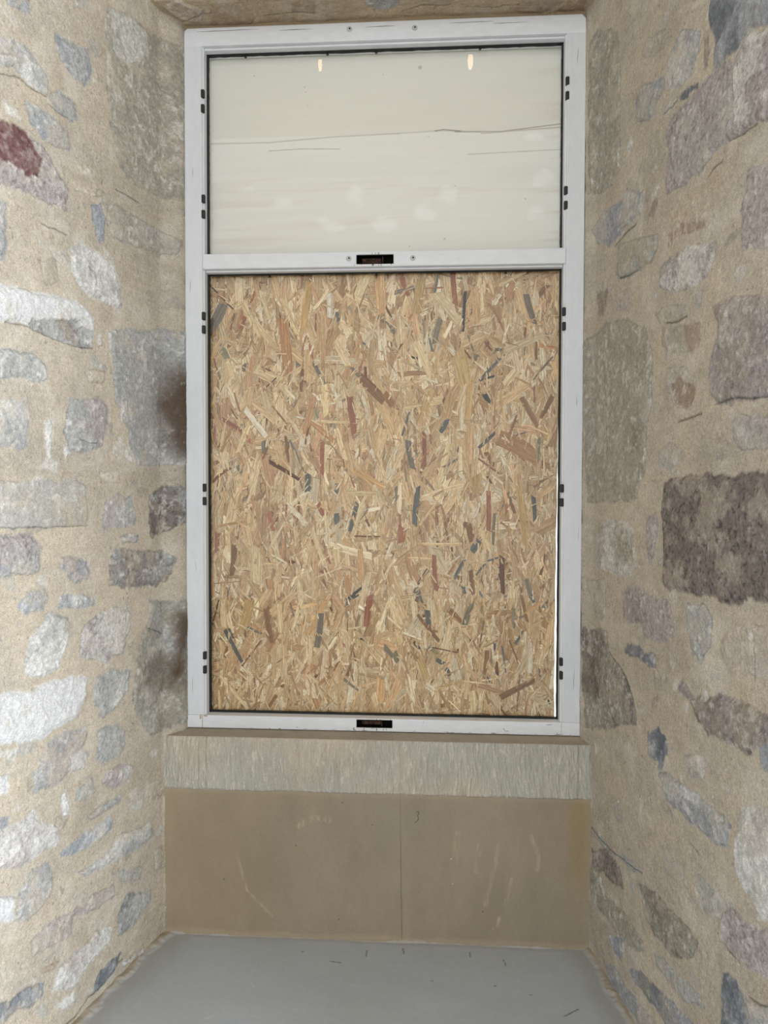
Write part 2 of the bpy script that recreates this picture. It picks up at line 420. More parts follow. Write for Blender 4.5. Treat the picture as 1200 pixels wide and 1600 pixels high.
CRACKS_R = """2 632,1992 653,2002 683,1996
1.5 418,2219 471,2215 496,2218
2 139,2006 221,2021 275,2020
1.5 711,2028 755,2021 801,2015
2 449,1734 509,1725 550,1724
2.5 515,1501 571,1507 616,1508
1.5 70,1729 85,1658 94,1560 104,1462
1.5 178,1909 235,1904 289,1900
1.5 673,1522 738,1526 965,1506
1.5 131,910 229,871 287,822 294,761
1.2 406,922 408,880
1.5 827,1061 828,1022 823,1005
1.5 708,466 742,458 792,455
1.2 588,592 612,591 634,587
2 822,414 856,421 993,512
2 -11,364 67,363 146,366 243,384 361,409"""

M_wall = mat('rubble_stone_and_lime_mortar', attr='albedo', rough=.95, spec=.15,
             noise=[(330, .78, 1.20), (110, .92, 1.08)], bump=[(300, .0011), (90, .0016)])

def side_wall(name, x0, k, sgn, st, sta, cr, seed, smax, round_in):
    s = axis([(-.09, smax, .0023), (smax, 1.25, .012)]); z = axis([(-.03, 2.9, .0021), (2.9, 3.7, .02)])
    S, Z = np.meshgrid(s, z)
    stones = random_stones(smax + .08, 1.22, .1, 3.5, 60, seed + 900) + random_stones(.15, smax, 2.85, 3.6, 14, seed + 901) + faint_chips(0, smax, .03, 2.7, 260, seed + 902) + parse(st, 3)
    H, col = masonry(S, Z, stones, parse(sta, 2), parse(cr, 1), seed)
    H = H + round_in * smooth(.015, -.062, S)      # the pointing turns in to meet the window frame
    L = math.hypot(1, k); nx, ny = sgn * 1 / L, sgn * k / L
    P = np.stack([x0 + k * S + nx * H, -.06 - S + ny * H, Z], -1)
    if sgn > 0: P = P[:, ::-1]; col = col[:, ::-1]
    return grid_obj(name, P, col, M_wall)

side_wall('wall_left', -.6530, -.2165, 1, STONES_L, STAINS_L, CRACKS_L, 11, .80, .038)
side_wall('wall_right', .6230, .1492, -1, STONES_R, STAINS_R, CRACKS_R, 23, 1.02, .013)

# ------------------------------------------------------------ soffit over the niche: flat strip, then splayed up to the room
xs = np.arange(-1.0, .95, .004)
t = np.concatenate([np.arange(-.10, .16, .003), np.arange(.16, 1.30, .012)])     # t = distance toward the room
def soffit_z(t): return 2.758 + np.where(t > .11, np.minimum((t - .11) * 1.0, .84), 0)
X, T = np.meshgrid(xs, t)
so = '''on .5 3 -520,-40 -420,-60 -380,20 -400,90 -500,80
pt .8 4 -600,20 -540,10 -520,70 -580,120 -640,90
nd .35 3 -260,40 -200,30 -190,80 -250,90
gw .9 4 -40,60 0,40 50,50 60,110 10,120 -40,100
tn .5 3 120,60 190,50 240,90 170,120
dn .45 4 380,10 470,-10 520,40 480,60 400,50
nn .5 3 520,0 600,-10 590,50 540,40
on .5 3 -420,110 -300,100 -330,180 -430,170
gp .8 4 200,160 330,150 320,260 210,250
pw .8 4 -200,220 -60,200 -40,330 -190,330'''
so = [((a[0], a[1], a[2]), p) for a, p in parse(so, 3)]
crk = parse('2 -600,10 -560,40 -500,50\n2 60,20 120,40 200,42\n2 -350,20 -260,35 -200,30\n1.5 250,30 330,20 400,35', 1)
H, col = masonry(X, T, so, [], crk, 37, (182, 165, 140))
H = H * 1.5
P = np.stack([X, -T, soffit_z(T) - H], -1)
grid_obj('ceiling', P, col, M_wall)

# ------------------------------------------------------------ wall below the sill: smooth lime render
xs = np.arange(-.668, .640, .0018); zs = np.arange(-.02, .462, .0022)
X, Z = np.meshgrid(xs, zs)
v = 1 + .12 * fbm(X, Z, .3, 4, 51) + .07 * fbm(X, Z, .10, 4, 50, ax=1.5, ay=.5) + .04 * fbm(X, Z, .02, 3, 52, ax=1, ay=.5) + .05 * fbm(X, Z, .004, 2, 53)
hue = fbm(X, Z, .25, 3, 54)
col = lin((159, 146, 125)) * v[..., None] * np.stack([1 + .03 * hue, np.ones_like(hue), 1 - .06 * hue], -1)
yel = smooth(-.2, -.6, X + .15 * fbm(X, Z, .3, 3, 49)) * .12 + smooth(.54, .58, X) * smooth(.63, .60, X) * .5 * smooth(.05, .3, Z)     # ochre wash toward both corners
col += (lin((160, 138, 96)) - col) * yel[..., None]
H = .0012 * fbm(X, Z, .12, 4, 55) + .0003 * fbm(X, Z, .01, 3, 56)
def stroke(pts, wd, c, a, dh=0.0):
    d = linedist(X, Z, pts); m = smooth(wd, wd * .35, d) * a
    col[:] = col + (lin(c) - col) * m[..., None]; H[:] = H + dh * m
for pts, wd in (([(.352, .30), (.345, .24), (.325, .15), (.318, .12)], .010), ([(.235, .33), (.228, .27), (.225, .24)], .014), ([(.395, .20), (.375, .12)], .008),
                ([(.450, .33), (.475, .27), (.47, .23)], .009), ([(.36, .08), (.345, .05)], .009), ([(-.15, .36), (-.20, .37), (-.24, .34)], .012),
                ([(-.43, .25), (-.40, .14), (-.32, .06)], .006), ([(.30, .30), (.29, .22)], .010)):
    mm = .14 + .5 * fbm(X, Z, .02, 4, 57, ax=3, ay=.4)
    stroke(pts, wd, (206, 190, 160), np.clip(mm, 0, 1), .0004)
wob = .0016 * fbm(X * 0, Z, .05, 3, 58)
d = np.abs(X - (.0634 + (.44 - Z) * .016) - wob); m = np.exp(-(d / .0013) ** 2) * (.35 + .3 * smooth(.40, .2, Z)); col *= (1 - m * .75)[..., None]; H -= .0012 * m
stroke([(.1125, .392), (.1185, .3935), (.1200, .3875), (.1150, .383), (.1180, .376), (.1180, .370), (.1120, .363), (.1085, .3595)], .0017, (60, 58, 58), .8)  # pencil squiggle
for px, pz in ((-.47, .17), (-.12, .06), (-.02, .35), (.22, .18), (.215, .255), (-.25, .28), (.31, .1), (-.11, .415)):
    stroke([(px, pz), (px + .001, pz)], .0025, (70, 60, 50) if px < .21 or px > .22 else (230, 225, 215), .8)
edge = smooth(.012, .0, Z - .004 - .010 * fbm(X, Z * 0, .10, 4, 59)); col += (lin((168, 154, 132)) - col) * (edge * .6)[..., None]; H += .005 * edge   # slurry line at the floor
top = smooth(.425, .445, Z); col += (lin((176, 160, 134)) - col) * (top * .5)[..., None]
cor = smooth(-.625, -.665, X) + smooth(.600, .635, X); H += .004 * cor
M_rend = mat('lime_render', attr='albedo', rough=.93, spec=.15, noise=[(500, .9, 1.08)], bump=[(350, .0007)])
grid_obj('wall_back', np.stack([X, -.06 - H, Z], -1), col, M_rend)

# mortar jambs closing the wall around the window
bm = bmesh.new()
bm_box(bm, -.75, -.598, .010, .16, .44, 2.9); bm_box(bm, .598, .75, .010, .16, .44, 2.9)
bm_box(bm, -.598, .598, .010, .16, 2.742, 2.9); bm_box(bm, -.598, .598, .010, .16, .40, .613)
M_jamb = mat('jamb_mortar', (176, 157, 128), .95, .15, noise=[(300, .86, 1.1), (12, .93, 1.05)], bump=[(200, .002), (40, .004)])
link('wall_jamb', bm, M_jamb, kind='structure')

# ------------------------------------------------------------ tooled stone sill
xs = np.arange(-.652, .630, .0011); zr = np.concatenate([np.arange(0, .1645, .0024)])
X, V = np.meshgrid(xs, zr)
Z = .4425 + V
drift = .004 * fbm(X, Z, .05, 3, 61)
drift += .0016 * fbm(X, Z, .012, 2, 60)
comb = fbm(X + drift + (V - .08) * .10 * smooth(.1, .5, X), Z, .0034, 2, 62, ax=1, ay=.14)
comb2 = fbm(X + drift, Z, .010, 3, 63, ax=1, ay=.22)
blot = fbm(X, Z, .16, 4, 64); fine = fbm(X, Z, .004, 2, 65)
H = .0022 * comb + .0018 * comb2 + .0006 * fine + .002 * blot
v = 1 + .12 * comb + .08 * comb2 + .10 * blot + .08 * fine
bl = smooth(-.2, .4, fbm(X, Z, .22, 4, 66))[..., None]
col = (lin((181, 177, 166)) * (1 - bl) + lin((192, 181, 163)) * bl) * v[..., None]
tops = smooth(.35, .75, comb + .4 * comb2 + .5 * fine); col += (lin((226, 219, 205)) - col) * (tops * .38)[..., None]  # highlights on the tooled ridges, painted into the colour
for cx_ in (-.545, -.522, .0634, .585): 
    m = np.exp(-((X - cx_ - .002 * comb2) / .0022) ** 2) * (.6 if abs(cx_) > .1 else .3); col *= (1 - .45 * m)[..., None]; H -= .001 * m
edg = .006 * (1 + .8 * fbm(X, Z * 0, .05, 4, 67))
chip = smooth(edg, edg * .2, V) ; H -= .006 * chip; col += (lin((196, 186, 166)) - col) * (chip * .5)[..., None]
endl = smooth(-.634 + .005 * fbm(X * 0, Z, .03, 3, 68), -.648, X) + smooth(.612 + .005 * fbm(X * 0, Z, .03, 3, 69), .628, X); H -= .004 * np.clip(endl, 0, 1)
topr = smooth(.156, .1645, V); H -= .004 * topr
front = np.stack([X, -.0665 - H, Z], -1)
# sloping top surface running back under the frame
W_ = np.linspace(0, 1, 26)[1:][:, None] * np.ones((1, len(xs)))
Xt = np.ones((25, 1)) * xs[None]
yf = front[-1, :, 1][None]
Yt = yf * (1 - W_) + .02 * W_; Zt = .6055 + .0060 * W_ + .0006 * fbm(Xt, Yt, .01, 3, 70)
vt = 1 + .10 * fbm(Xt, Yt, .05, 3, 71) + .06 * fbm(Xt, Yt, .006, 2, 72)
ct = lin((172, 161, 143)) * vt[..., None]
# underside lip back to the render
Wb = np.linspace(1, 0, 5)[:-1][:, None] * np.ones((1, len(xs)))
Pb = np.stack([np.ones((4, 1)) * xs[None], front[0, :, 1][None] * (1 - Wb) + -.050 * Wb, .4425 - .001 * Wb], -1)
P = np.concatenate([Pb, front, np.stack([Xt, Yt, Zt], -1)], 0)
cb = np.ones((4, 1, 1)) * col[0][None]
M_sill = mat('tooled_limestone', attr='albedo', rough=.92, spec=.15, noise=[(450, .88, 1.1)], bump=[(400, .0008)])
grid_obj('trim_1', P, np.concatenate([cb, col, ct], 0), M_sill)

# ------------------------------------------------------------ floor: trowelled grey screed with rough mortar along the walls
def floor_part(xs, ys):
    X, Y = np.meshgrid(xs, ys)
    v = 1 + .06 * fbm(X, Y, .35, 5, 81) + .05 * fbm(X, Y, .10, 4, 82, ax=.6, ay=1.5) + .02 * fbm(X, Y, .01, 3, 83)
    hue = fbm(X, Y, .3, 3, 84)
    col = lin((180, 186, 191)) * v[..., None] * np.stack([1 + .02 * hue, np.ones_like(hue), 1 - .03 * hue], -1)
    H = .0012 * fbm(X, Y, .25, 3, 85)
    s = -.06 - Y
    dl = X - (-.653 - .2165 * s); dr = (.623 + .1492 * s) - X; db = s
    wob = .014 * fbm(X, Y, .06, 4, 86) + .006 * fbm(X, Y, .015, 3, 87)
    dmin = np.minimum(np.minimum(dl * .8, dr), db * 3.5) + wob
    m = smooth(.022, .004, dmin)
    lump = fbm(X, Y, .025, 4, 88)
    H += m * (.007 + .004 * lump)
    col += (lin((170, 155, 130)) * (1 + .07 * lump)[..., None] - col) * (m * .85)[..., None]
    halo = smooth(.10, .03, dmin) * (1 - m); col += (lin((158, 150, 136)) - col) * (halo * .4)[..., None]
    for x0, y0, x1, y1, wd in ((-.13, -.17, -.10, -.175, .003), (.075, -.095, .078, -.12, .003), (.27, -.10, .27, -.125, .0022), (.365, -.13, .37, -.16, .0022), (.50, -.36, .54, -.33, .003),
                               (-.22, -.13, -.215, -.13, .003), (-.03, -.11, -.03, -.14, .002), (.16, -.24, .163, -.24, .003), (-.33, -.20, -.33, -.205, .002), (.33, -.25, .335, -.25, .003), (.42, -.28, .43, -.28, .002)):
        d = linedist(X, Y, [(x0, y0), (x1, y1)]); q = smooth(wd, wd * .3, d) * .75; col += (lin((70, 68, 66)) - col) * q[..., None]
    for x0, y0, x1, y1 in ((-.335, -.28, -.32, -.30), (-.20, -.38, -.17, -.375), (-.42, -.43, -.40, -.42)):
        d = linedist(X, Y, [(x0, y0), (x1, y1)]); q = smooth(.0022, .0006, d) * .6; col += (lin((215, 212, 205)) - col) * q[..., None]
    return X, Y, H, col
M_floor = mat('grey_screed', attr='albedo', rough=.55, spec=.35, noise=[(60, .97, 1.03)], bump=[(40, .0006), (300, .0002)])
xs = axis([(-4.0, -1.0, .15), (-1.0, .95, .0035), (.95, 4.0, .15)]); ys = axis([(-7.0, -1.3, .15), (-1.3, -.62, .012), (-.62, -.05, .003)])
X, Y, H, col = floor_part(xs, ys)
grid_obj('floor', np.stack([X, Y, H], -1), col, M_floor)

# ------------------------------------------------------------ the window
M_white = mat('white_gloss_paint', (222, 225, 228), .42, .45, noise=[(9, .97, 1.02), (70, .96, 1.02)], bump=[(60, .0004), (9, .0006)], stretch=(1, 1, .35))
M_whiteh = mat('white_gloss_paint_rails', (229, 231, 234), .42, .45, noise=[(9, .97, 1.02), (70, .95, 1.02)], bump=[(60, .0004)], stretch=(.35, 1, 1))
M_rub = mat('black_rubber', (30, 34, 34), .6, .3, noise=[(60, .7, 1.6)])
M_clip = mat('black_plastic', (24, 24, 24), .45, .5)
M_screw = mat('painted_screw', (185, 186, 186), .5, .4)
M_dark = mat('dark_hole', (18, 16, 14), .9, .1)
M_rust = mat('rusted_iron', (74, 52, 40), .8, .3, noise=[(120, .25, 1.6), (40, .4, 1.5)], bump=[(150, .002)])

def glass_mat():
    m = bpy.data.materials.new('window_glass'); m.use_nodes = True; nt = m.node_tree; nt.nodes.clear()
    o = nt.nodes.new('ShaderNodeOutputMaterial'); mx = nt.nodes.new('ShaderNodeMixShader')
    tr = nt.nodes.new('ShaderNodeBsdfTransparent'); gl = nt.nodes.new('ShaderNodeBsdfGlossy'); fr = nt.nodes.new('ShaderNodeFresnel')
    tr.inputs[0].default_value = (.995, 1, .998, 1); gl.inputs['Roughness'].default_value = .004; fr.inputs[0].default_value = 1.45
    nt.links.new(fr.outputs[0], mx.inputs[0]); nt.links.new(tr.outputs[0], mx.inputs[1]); nt.links.new(gl.outputs[0], mx.inputs[2])
    nt.links.new(mx.outputs[0], o.inputs[0]); return m
M_glass = glass_mat()

win = empty('window_1', (0, .03, .613)); win['kind'] = 'structure'
win['label'] = 'white painted fixed window frame with a boarded-up upper and lower light'
def wpart(name, bm, m, bevel=0.0, parent=win, seg=2):
    bmesh.ops.translate(bm, verts=bm.verts, vec=(0, -.03, -.613))
    return link(name, bm, m, parent, bevel, seg)

# stiles (each one long bar), with the bead rebate as a second step toward the glass
for sx in (-1, 1):
    bm = bmesh.new(); pr = [(.600, 0), (.548, 0), (.546, .003), (.546, .006), (.5415, .008), (.5405, .030), (.5405, .060), (.600, .060)]
    lo = [bm.verts.new((sx * a, b, .6525)) for a, b in pr]; hi = [bm.verts.new((sx * a, b, 2.700)) for a, b in pr]
    n = len(pr)
    for i in range(n): bm.faces.new((lo[i], lo[(i + 1) % n], hi[(i + 1) % n], hi[i]))
    bm.faces.new(lo); bm.faces.new(hi[::-1]); wpart('stile', bm, M_white, .0012)
# top rail, outer corners chamfered
bm = bmesh.new()
pr = [(-.600, 2.690), (.600, 2.690), (.600, 2.732), (.588, 2.744), (-.590, 2.744), (-.600, 2.736)]
fr_ = [bm.verts.new((a, -.0006, b)) for a, b in pr]; bk = [bm.verts.new((a, .0606, b)) for a, b in pr]
for i in range(6): bm.faces.new((fr_[i], fr_[(i + 1) % 6], bk[(i + 1) % 6], bk[i]))
bm.faces.new(fr_); bm.faces.new(bk[::-1]); wpart('top_rail', bm, M_whiteh, .0015)
bm = bmesh.new(); bm_box(bm, -.541, .541, .012, .060, 2.683, 2.6895); wpart('glazing_bead', bm, M_whiteh, .001)

def slotted_rail(name, x0, x1, z0, z1, yf, sx0, sx1, sz0, sz1, bev):
    bm = bmesh.new(); xx = (x0, sx0, sx1, x1); zz = (z0, sz0, sz1, z1)
    V = [[bm.verts.new((x, yf, z)) for x in xx] for z in zz]
    B = [[bm.verts.new((x, .060, z)) for x in (x0, x1)] for z in (z0, z1)]
    for j in range(3):
        for i in range(3):
            if i == 1 and j == 1: continue
            bm.faces.new((V[j][i], V[j][i + 1], V[j + 1][i + 1], V[j + 1][i]))
    bm.faces.new((B[0][0], B[0][1], B[1][1], B[1][0]))
    bm.faces.new((V[0][0], V[0][1], V[0][2], V[0][3], B[0][1], B[0][0]))
    bm.faces.new((V[3][0], V[3][1], V[3][2], V[3][3], B[1][1], B[1][0]))
    bm.faces.new((V[0][0], V[1][0], V[2][0], V[3][0], B[1][0], B[0][0]))
    bm.faces.new((V[0][3], V[1][3], V[2][3], V[3][3], B[1][1], B[0][1]))
    H4 = [V[1][1], V[1][2], V[2][2], V[2][1]]; D = [bm.verts.new((v.co.x, yf + .024, v.co.z)) for v in H4]
    for i in range(4): bm.faces.new((H4[i], H4[(i + 1) % 4], D[(i + 1) % 4], D[i]))
    bm.faces.new(D)
    r = wpart(name, bm, M_whiteh, bev, seg=2)
    # rusty latch mortice lining the slot, a U of sheet iron with a bar across
    e = .0008; bm = bmesh.new()
    bm_box(bm, sx0 + e, sx1 - e, yf + .0225, yf + .0238, sz0 + e, sz1 - e)
    bm_box(bm, sx0 + .0001, sx0 + .0016, yf + .002, yf + .0225, sz0 + e, sz1 - e); bm_box(bm, sx1 - .0016, sx1 - .0001, yf + .002, yf + .0225, sz0 + e, sz1 - e)
    bm_box(bm, sx0 + .0016, sx1 - .0016, yf + .002, yf + .0225, sz1 - .0024, sz1 - .0008); bm_box(bm, sx0 + .0016, sx1 - .0016, yf + .002, yf + .0225, sz0 + .0004, sz0 + .0018)
    mo = link('latch_mortice', bm, M_dark, None); mo.parent = r; mo.location = (0, -.03, -.613)
    bm = bmesh.new(); bm_box(bm, sx0 + .016, sx0 + .074, yf + .016, yf + .021, sz0 + .006, sz1 - .007); bm_box(bm, sx1 - .034, sx1 - .031, yf + .006, yf + .016, sz0 + .003, sz1 - .004)
    bo = link('latch_bar', bm, M_rust, None, .001); bo.parent = r; bo.location = (0, -.03, -.613)
    # rust bleeding from the edge of the slot: thin run marks
    bm = bmesh.new(); rr = random.Random(int(z0 * 1000))
    for k in range(13):
        xx_ = rr.uniform(sx0 - .012, sx1 + .004); ww = rr.uniform(.0006, .0016); top = rr.random() < .35
        if top: a_, b_ = sz1 + .0006, min(sz1 + rr.uniform(.002, .008), z1 - .001)
        else: a_, b_ = max(sz0 - rr.uniform(.002, .009), z0 + .001), sz0 - .0002
        if b_ > a_: bm_box(bm, xx_, xx_ + ww, yf - .0003, yf + .0002, a_, b_)
    ru = link('rust_run', bm, M_rust, None); ru.parent = r; ru.location = (0, -.03, -.613); ru['kind'] = 'stuff'
    return r
tr = slotted_rail('transom', -.546, .5475, 2.0205, 2.0665, -.003, -.0745, .0368, 2.0285, 2.0560, .003)
br = slotted_rail('bottom_rail', -.600, .600, .613, .6522, -.0012, -.0730, .0368, .6235, .6480, .0015)
bm = bmesh.new(); bm_box(bm, -.540, .540, .012, .060, 2.0145, 2.0202); wpart('glazing_bead', bm, M_whiteh, .001)

# black rubber gasket round each pane, slightly wavy
def gasket(x0, x1, z0, z1, wt, wb, seed):
    r = np.random.default_rng(seed); bm = bmesh.new(); ya, yb = .033, .046
    def strip(a0, a1, horiz, inner, outer):
        n = 60; prev = None
        for i in range(n + 1):
            t = a0 + (a1 - a0) * i / n; j = inner + (outer - inner) * -.25 * r.random()
            P4 = [(t, ya, outer), (t, ya, j), (t, yb, j), (t, yb, outer)] if horiz else [(outer, ya, t), (j, ya, t), (j, yb, t), (outer, yb, t)]
            cur = [bm.verts.new(p) for p in P4]
            if prev:
                for k in range(4): bm.faces.new((prev[k], prev[(k + 1) % 4], cur[(k + 1) % 4], cur[k]))
            else: bm.faces.new(cur)
            prev = cur
        bm.faces.new(prev[::-1])
    strip(x0, x1, True, z1 - wt, z1); strip(x0, x1, True, z0 + wb, z0)
    strip(z0, z1, False, x0 + .0042, x0); strip(z0, z1, False, x1 - .0042, x1)
    return wpart('gasket', bm, M_rub)
g1 = gasket(-.5405, .5405, 2.0665, 2.6885, .0075, .003, 1)
g2 = gasket(-.5405, .5405, .6525, 2.0195, .0075, .004, 2)
for x, z, g in ((-.4204, 2.680, g1), (-.1676, 2.6795, g1), (-.0191, 2.6795, g1), (.2934, 2.680, g1), (-.3463, 2.0115, g2), (-.0178, 2.0105, g2), (.3741, 2.011, g2)):
    bm = bmesh.new(); bmesh.ops.create_cone(bm, cap_ends=True, segments=10, radius1=.0042, radius2=.0024, depth=.009)
    bmesh.ops.translate(bm, verts=bm.verts, vec=(x, .037, z - .003)); bmesh.ops.translate(bm, verts=bm.verts, vec=(0, -.03, -.613))
    o = link('spacer_plug', bm, M_clip, None); o.parent = g
for z0, z1 in ((2.0665, 2.6885), (.6525, 2.0195)):
    bm = bmesh.new(); bm_box(bm, -.5400, .5400, .0470, .0471, z0, z1)
    # a single reflecting sheet
    bm.free(); bm = bmesh.new(); f = [bm.verts.new(p) for p in ((-.5404, .0465, z0), (.5404, .0465, z0), (.5404, .0465, z1), (-.5404, .0465, z1))]; bm.faces.new(f)
    wpart('glass_pane', bm, M_glass)
# paired black clips along both stiles
CL = [(-.5438, 2.5496), (-.544, 2.5056), (-.5433, 2.2345), (-.5435, 2.1882), (-.5438, 1.8802), (-.5440, 1.8394), (-.5436, 1.3559), (-.5438, 1.3146), (-.5450, .837), (-.5450, .7931),
      (.5478, 2.5532), (.5478, 2.5105), (.5456, 2.2348), (.5458, 2.1918), (.5432, 1.88), (.5436, 1.8366), (.5420, 1.3561), (.5415, 1.314), (.5435, .8352), (.5439, .7945)]
for x, z in CL:
    bm = bmesh.new(); bm_box(bm, x - .0055, x + .0055, -.0020, .010, z - .0125, z + .0125)
    wpart('glazing_clip', bm, M_clip, .003, seg=3)
# screws in their filled holes
for x, z, yf in ((-.0966, 2.7245, -.0006), (.0981, 2.7215, -.0006), (-.0979, 2.0450, -.003), (.0946, 2.0435, -.003)):
    bm = bmesh.new(); bmesh.ops.create_cone(bm, cap_ends=True, segments=24, radius1=.0085, radius2=.0078, depth=.0014, matrix=Matrix.Translation((x, yf - .0005, z)) @ Matrix.Rotation(math.pi / 2, 4, 'X'))
    s_ = wpart('screw_cap', bm, M_screw)
    bm = bmesh.new(); bmesh.ops.create_cone(bm, cap_ends=True, segments=14, radius1=.0024, radius2=.0024, depth=.0016, matrix=Matrix.Translation((x + .001, yf - .0012, z + .001)) @ Matrix.Rotation(math.pi / 2, 4, 'X'))
    bmesh.ops.translate(bm, verts=bm.verts, vec=(0, -.03, -.613)); h_ = link('screw_hole', bm, M_dark, None); h_.parent = s_
# worn edges: hairline gaps, chips and scuffs in the paint (thin flakes of bare dark wood)
M_bare = mat('bare_wood_and_dirt', (104, 92, 80), .9, .1, noise=[(90, .6, 1.4)])
bm = bmesh.new(); rr = random.Random(5)
def sliver(x, z, L, wdt, ang, yf):
    n = 5; pts = []
    for i in range(n): 
        t_ = i / (n - 1); w_ = wdt * math.sin(math.pi * (.08 + .84 * t_)) * rr.uniform(.6, 1.2); pts.append((t_ * L, w_))
    ca, sa = math.cos(ang), math.sin(ang); q = [(a, b) for a, b in pts] + [(a, -b * .5) for a, b in pts[::-1]]
    vs = [bm.verts.new((x + a * ca - b * sa, yf, z + a * sa + b * ca)) for a, b in q]
    bm.faces.new(vs)
for i in range(26):   # bottom rail lower edge
    x = rr.choice((rr.uniform(-.45, .58), rr.uniform(.2, .59))); sliver(x, .6145 + rr.uniform(0, .002), rr.uniform(.004, .02), rr.uniform(.0004, .0014), 0, -.0016)
sliver(.372, .632, .010, .0012, -1.0, -.0016); sliver(.377, .622, .012, .0012, .1, -.0016); sliver(.530, .622, .012, .001, -.9, -.0016); sliver(.5, .644, .02, .0008, .1, -.0016); sliver(-.26, .6225, .008, .0008, -.5, -.0016); sliver(.130, .640, .008, .0008, 1.3, -.0016)
for x, z, L in ((-.60, .8, .0), (-.585, 1.95, .04), (-.575, 2.3, .03), (-.583, .72, .05), (.575, 2.6, .05), (.583, 1.6, .03), (.58, .75, .07), (-.57, 1.1, .03), (.59, 1.2, .04)):
    if L: sliver(x, z, L, .0006, math.pi / 2 + rr.uniform(-.08, .08), -.0004)
for x, z, L in ((-.56, 2.7325, .19), (-.31, 2.728, .10), (-.05, 2.7285, .09), (.20, 2.731, .13), (.33, 2.725, .10)):
    sliver(x, z, L, .0011, .01, -.0010)
sh = wpart('paint_chips', bm, M_bare); sh['kind'] = 'stuff'
# rust water marks at the left stile foot
bm = bmesh.new()
for x, z0_, z1_, w_ in ((-.553, .614, .655, .0018), (-.560, .640, .652, .004), (-.548, .648, .653, .012), (.545, .618, .65, .001)): bm_box(bm, x, x + w_, -.0016, -.0010, z0_, min(z1_, .6520))
M_rs = mat('rust_water_mark', (178, 150, 126), .7, .2, noise=[(120, .8, 1.25)])
rsm = wpart('rust_stain', bm, M_rs)

# ------------------------------------------------------------ white-primed plywood sheet behind the upper pane
xs = np.arange(-.560, .5601, .0018); zs = np.arange(2.045, 2.705, .0018)
X, Z = np.meshgrid(xs, zs)
g = fbm(X, Z - X * .035, .05, 5, 91, .6, ax=.10, ay=1.4); g2 = fbm(X, Z - X * .03, .012, 3, 92, .6, ax=.05, ay=1)
lowk = smooth(2.46, 2.30, Z)
v = 1 + (.015 + .045 * lowk) * g + .02 * g2 + .015 * fbm(X, Z, .4, 3, 93)
col = lin((234, 232, 221)) * v[..., None]
pink = smooth(.0, .6, g) * lowk * .35 + .3 * smooth(.40, .56, X) * smooth(.0, .5, g); col += (lin((205, 192, 178)) - col) * pink[..., None]
def ln(pts, wd, c, a):
    d = linedist(X, Z, pts); m = smooth(wd, wd * .2, d) * a; col[:] = col + (lin(c) - col) * m[..., None]
ln([(-.5412, 2.4268), (-.3538, 2.4258), (-.1544, 2.4379), (.05, 2.443)], .0030, (160, 155, 140), .55)
ln([(.05, 2.443), (.1795, 2.4485), (.30, 2.440)], .0030, (160, 155, 140), .35)
ln([(.160, 2.447), (.185, 2.451), (.2378, 2.4446)], .0026, (110, 105, 96), .7)
ln([(.22, 2.443), (.36, 2.440), (.56, 2.460)], .0028, (150, 140, 126), .7)
ln([(.30, 2.436), (.56, 2.449)], .0030, (165, 148, 132), .5)
ln([(-.3539, 2.4003), (-.25, 2.404), (-.1346, 2.4005)], .0024, (150, 145, 130), .6)
ln([(.26, 2.374), (.40, 2.378), (.56, 2.382)], .0024, (160, 152, 136), .5)
for cx_, cz_, a, b in ((-.085, 2.2532, .028, .040), (-.314, 2.2387, .034, .018), (-.1643, 2.167, .05, .028), (.1998, 2.2507, .034, .028), (.4857, 2.2923, .034, .035), (.4672, 2.1967, .03, .026), (-.42, 2.285, .03, .012), (.13, 2.21, .035, .03), (.0, 2.17, .04, .03), (.46, 2.42, .03, .012)):
    e = ((X - cx_) / a) ** 2 + ((Z - cz_) / b) ** 2 + 1.6 * fbm(X, Z, .03, 4, 94, ax=.6); m = smooth(1.3, -.3, e) * .45; col += (lin((250, 249, 242)) - col) * m[..., None]
for px, pz, r_, c, a in ((-.40, 2.631, .0022, (110, 105, 95), .8), (-.242, 2.592, .0022, (120, 110, 100), .7), (-.24, 2.577, .002, (120, 110, 100), .6), (-.233, 2.535, .002, (130, 120, 110), .6), (.113, 2.640, .008, (178, 178, 165), .7), (.0, 2.622, .002, (120, 115, 105), .6), (.14, 2.432, .002, (90, 85, 80), .8), (.083, 2.10, .002, (90, 85, 80), .8), (.435, 2.236, .0026, (140, 80, 60), .8), (.19, 2.12, .004, (150, 145, 132), .6), (.222, 2.28, .002, (120, 110, 100), .7)):
    d = np.hypot(X - px, Z - pz); m = smooth(r_, r_ * .4, d) * a; col += (lin(c) - col) * m[..., None]
H = .0003 * g + .0006 * fbm(X, Z, .5, 2, 95)
M_ply = mat('white_primed_plywood', attr='albedo', rough=.75, spec=.2, noise=[(300, .985, 1.012)])
ply = grid_obj('plywood_panel', np.stack([X, .064 - H, Z], -1), col, M_ply, kind=None)
ply['label'] = 'whitish painted plywood sheet behind the glass above the transom'
ply['category'] = 'board'
me = ply.data                                  # give the sheet its thickness
sol = ply.modifiers.new('thickness', 'SOLIDIFY'); sol.thickness = .012; sol.offset = -1.0

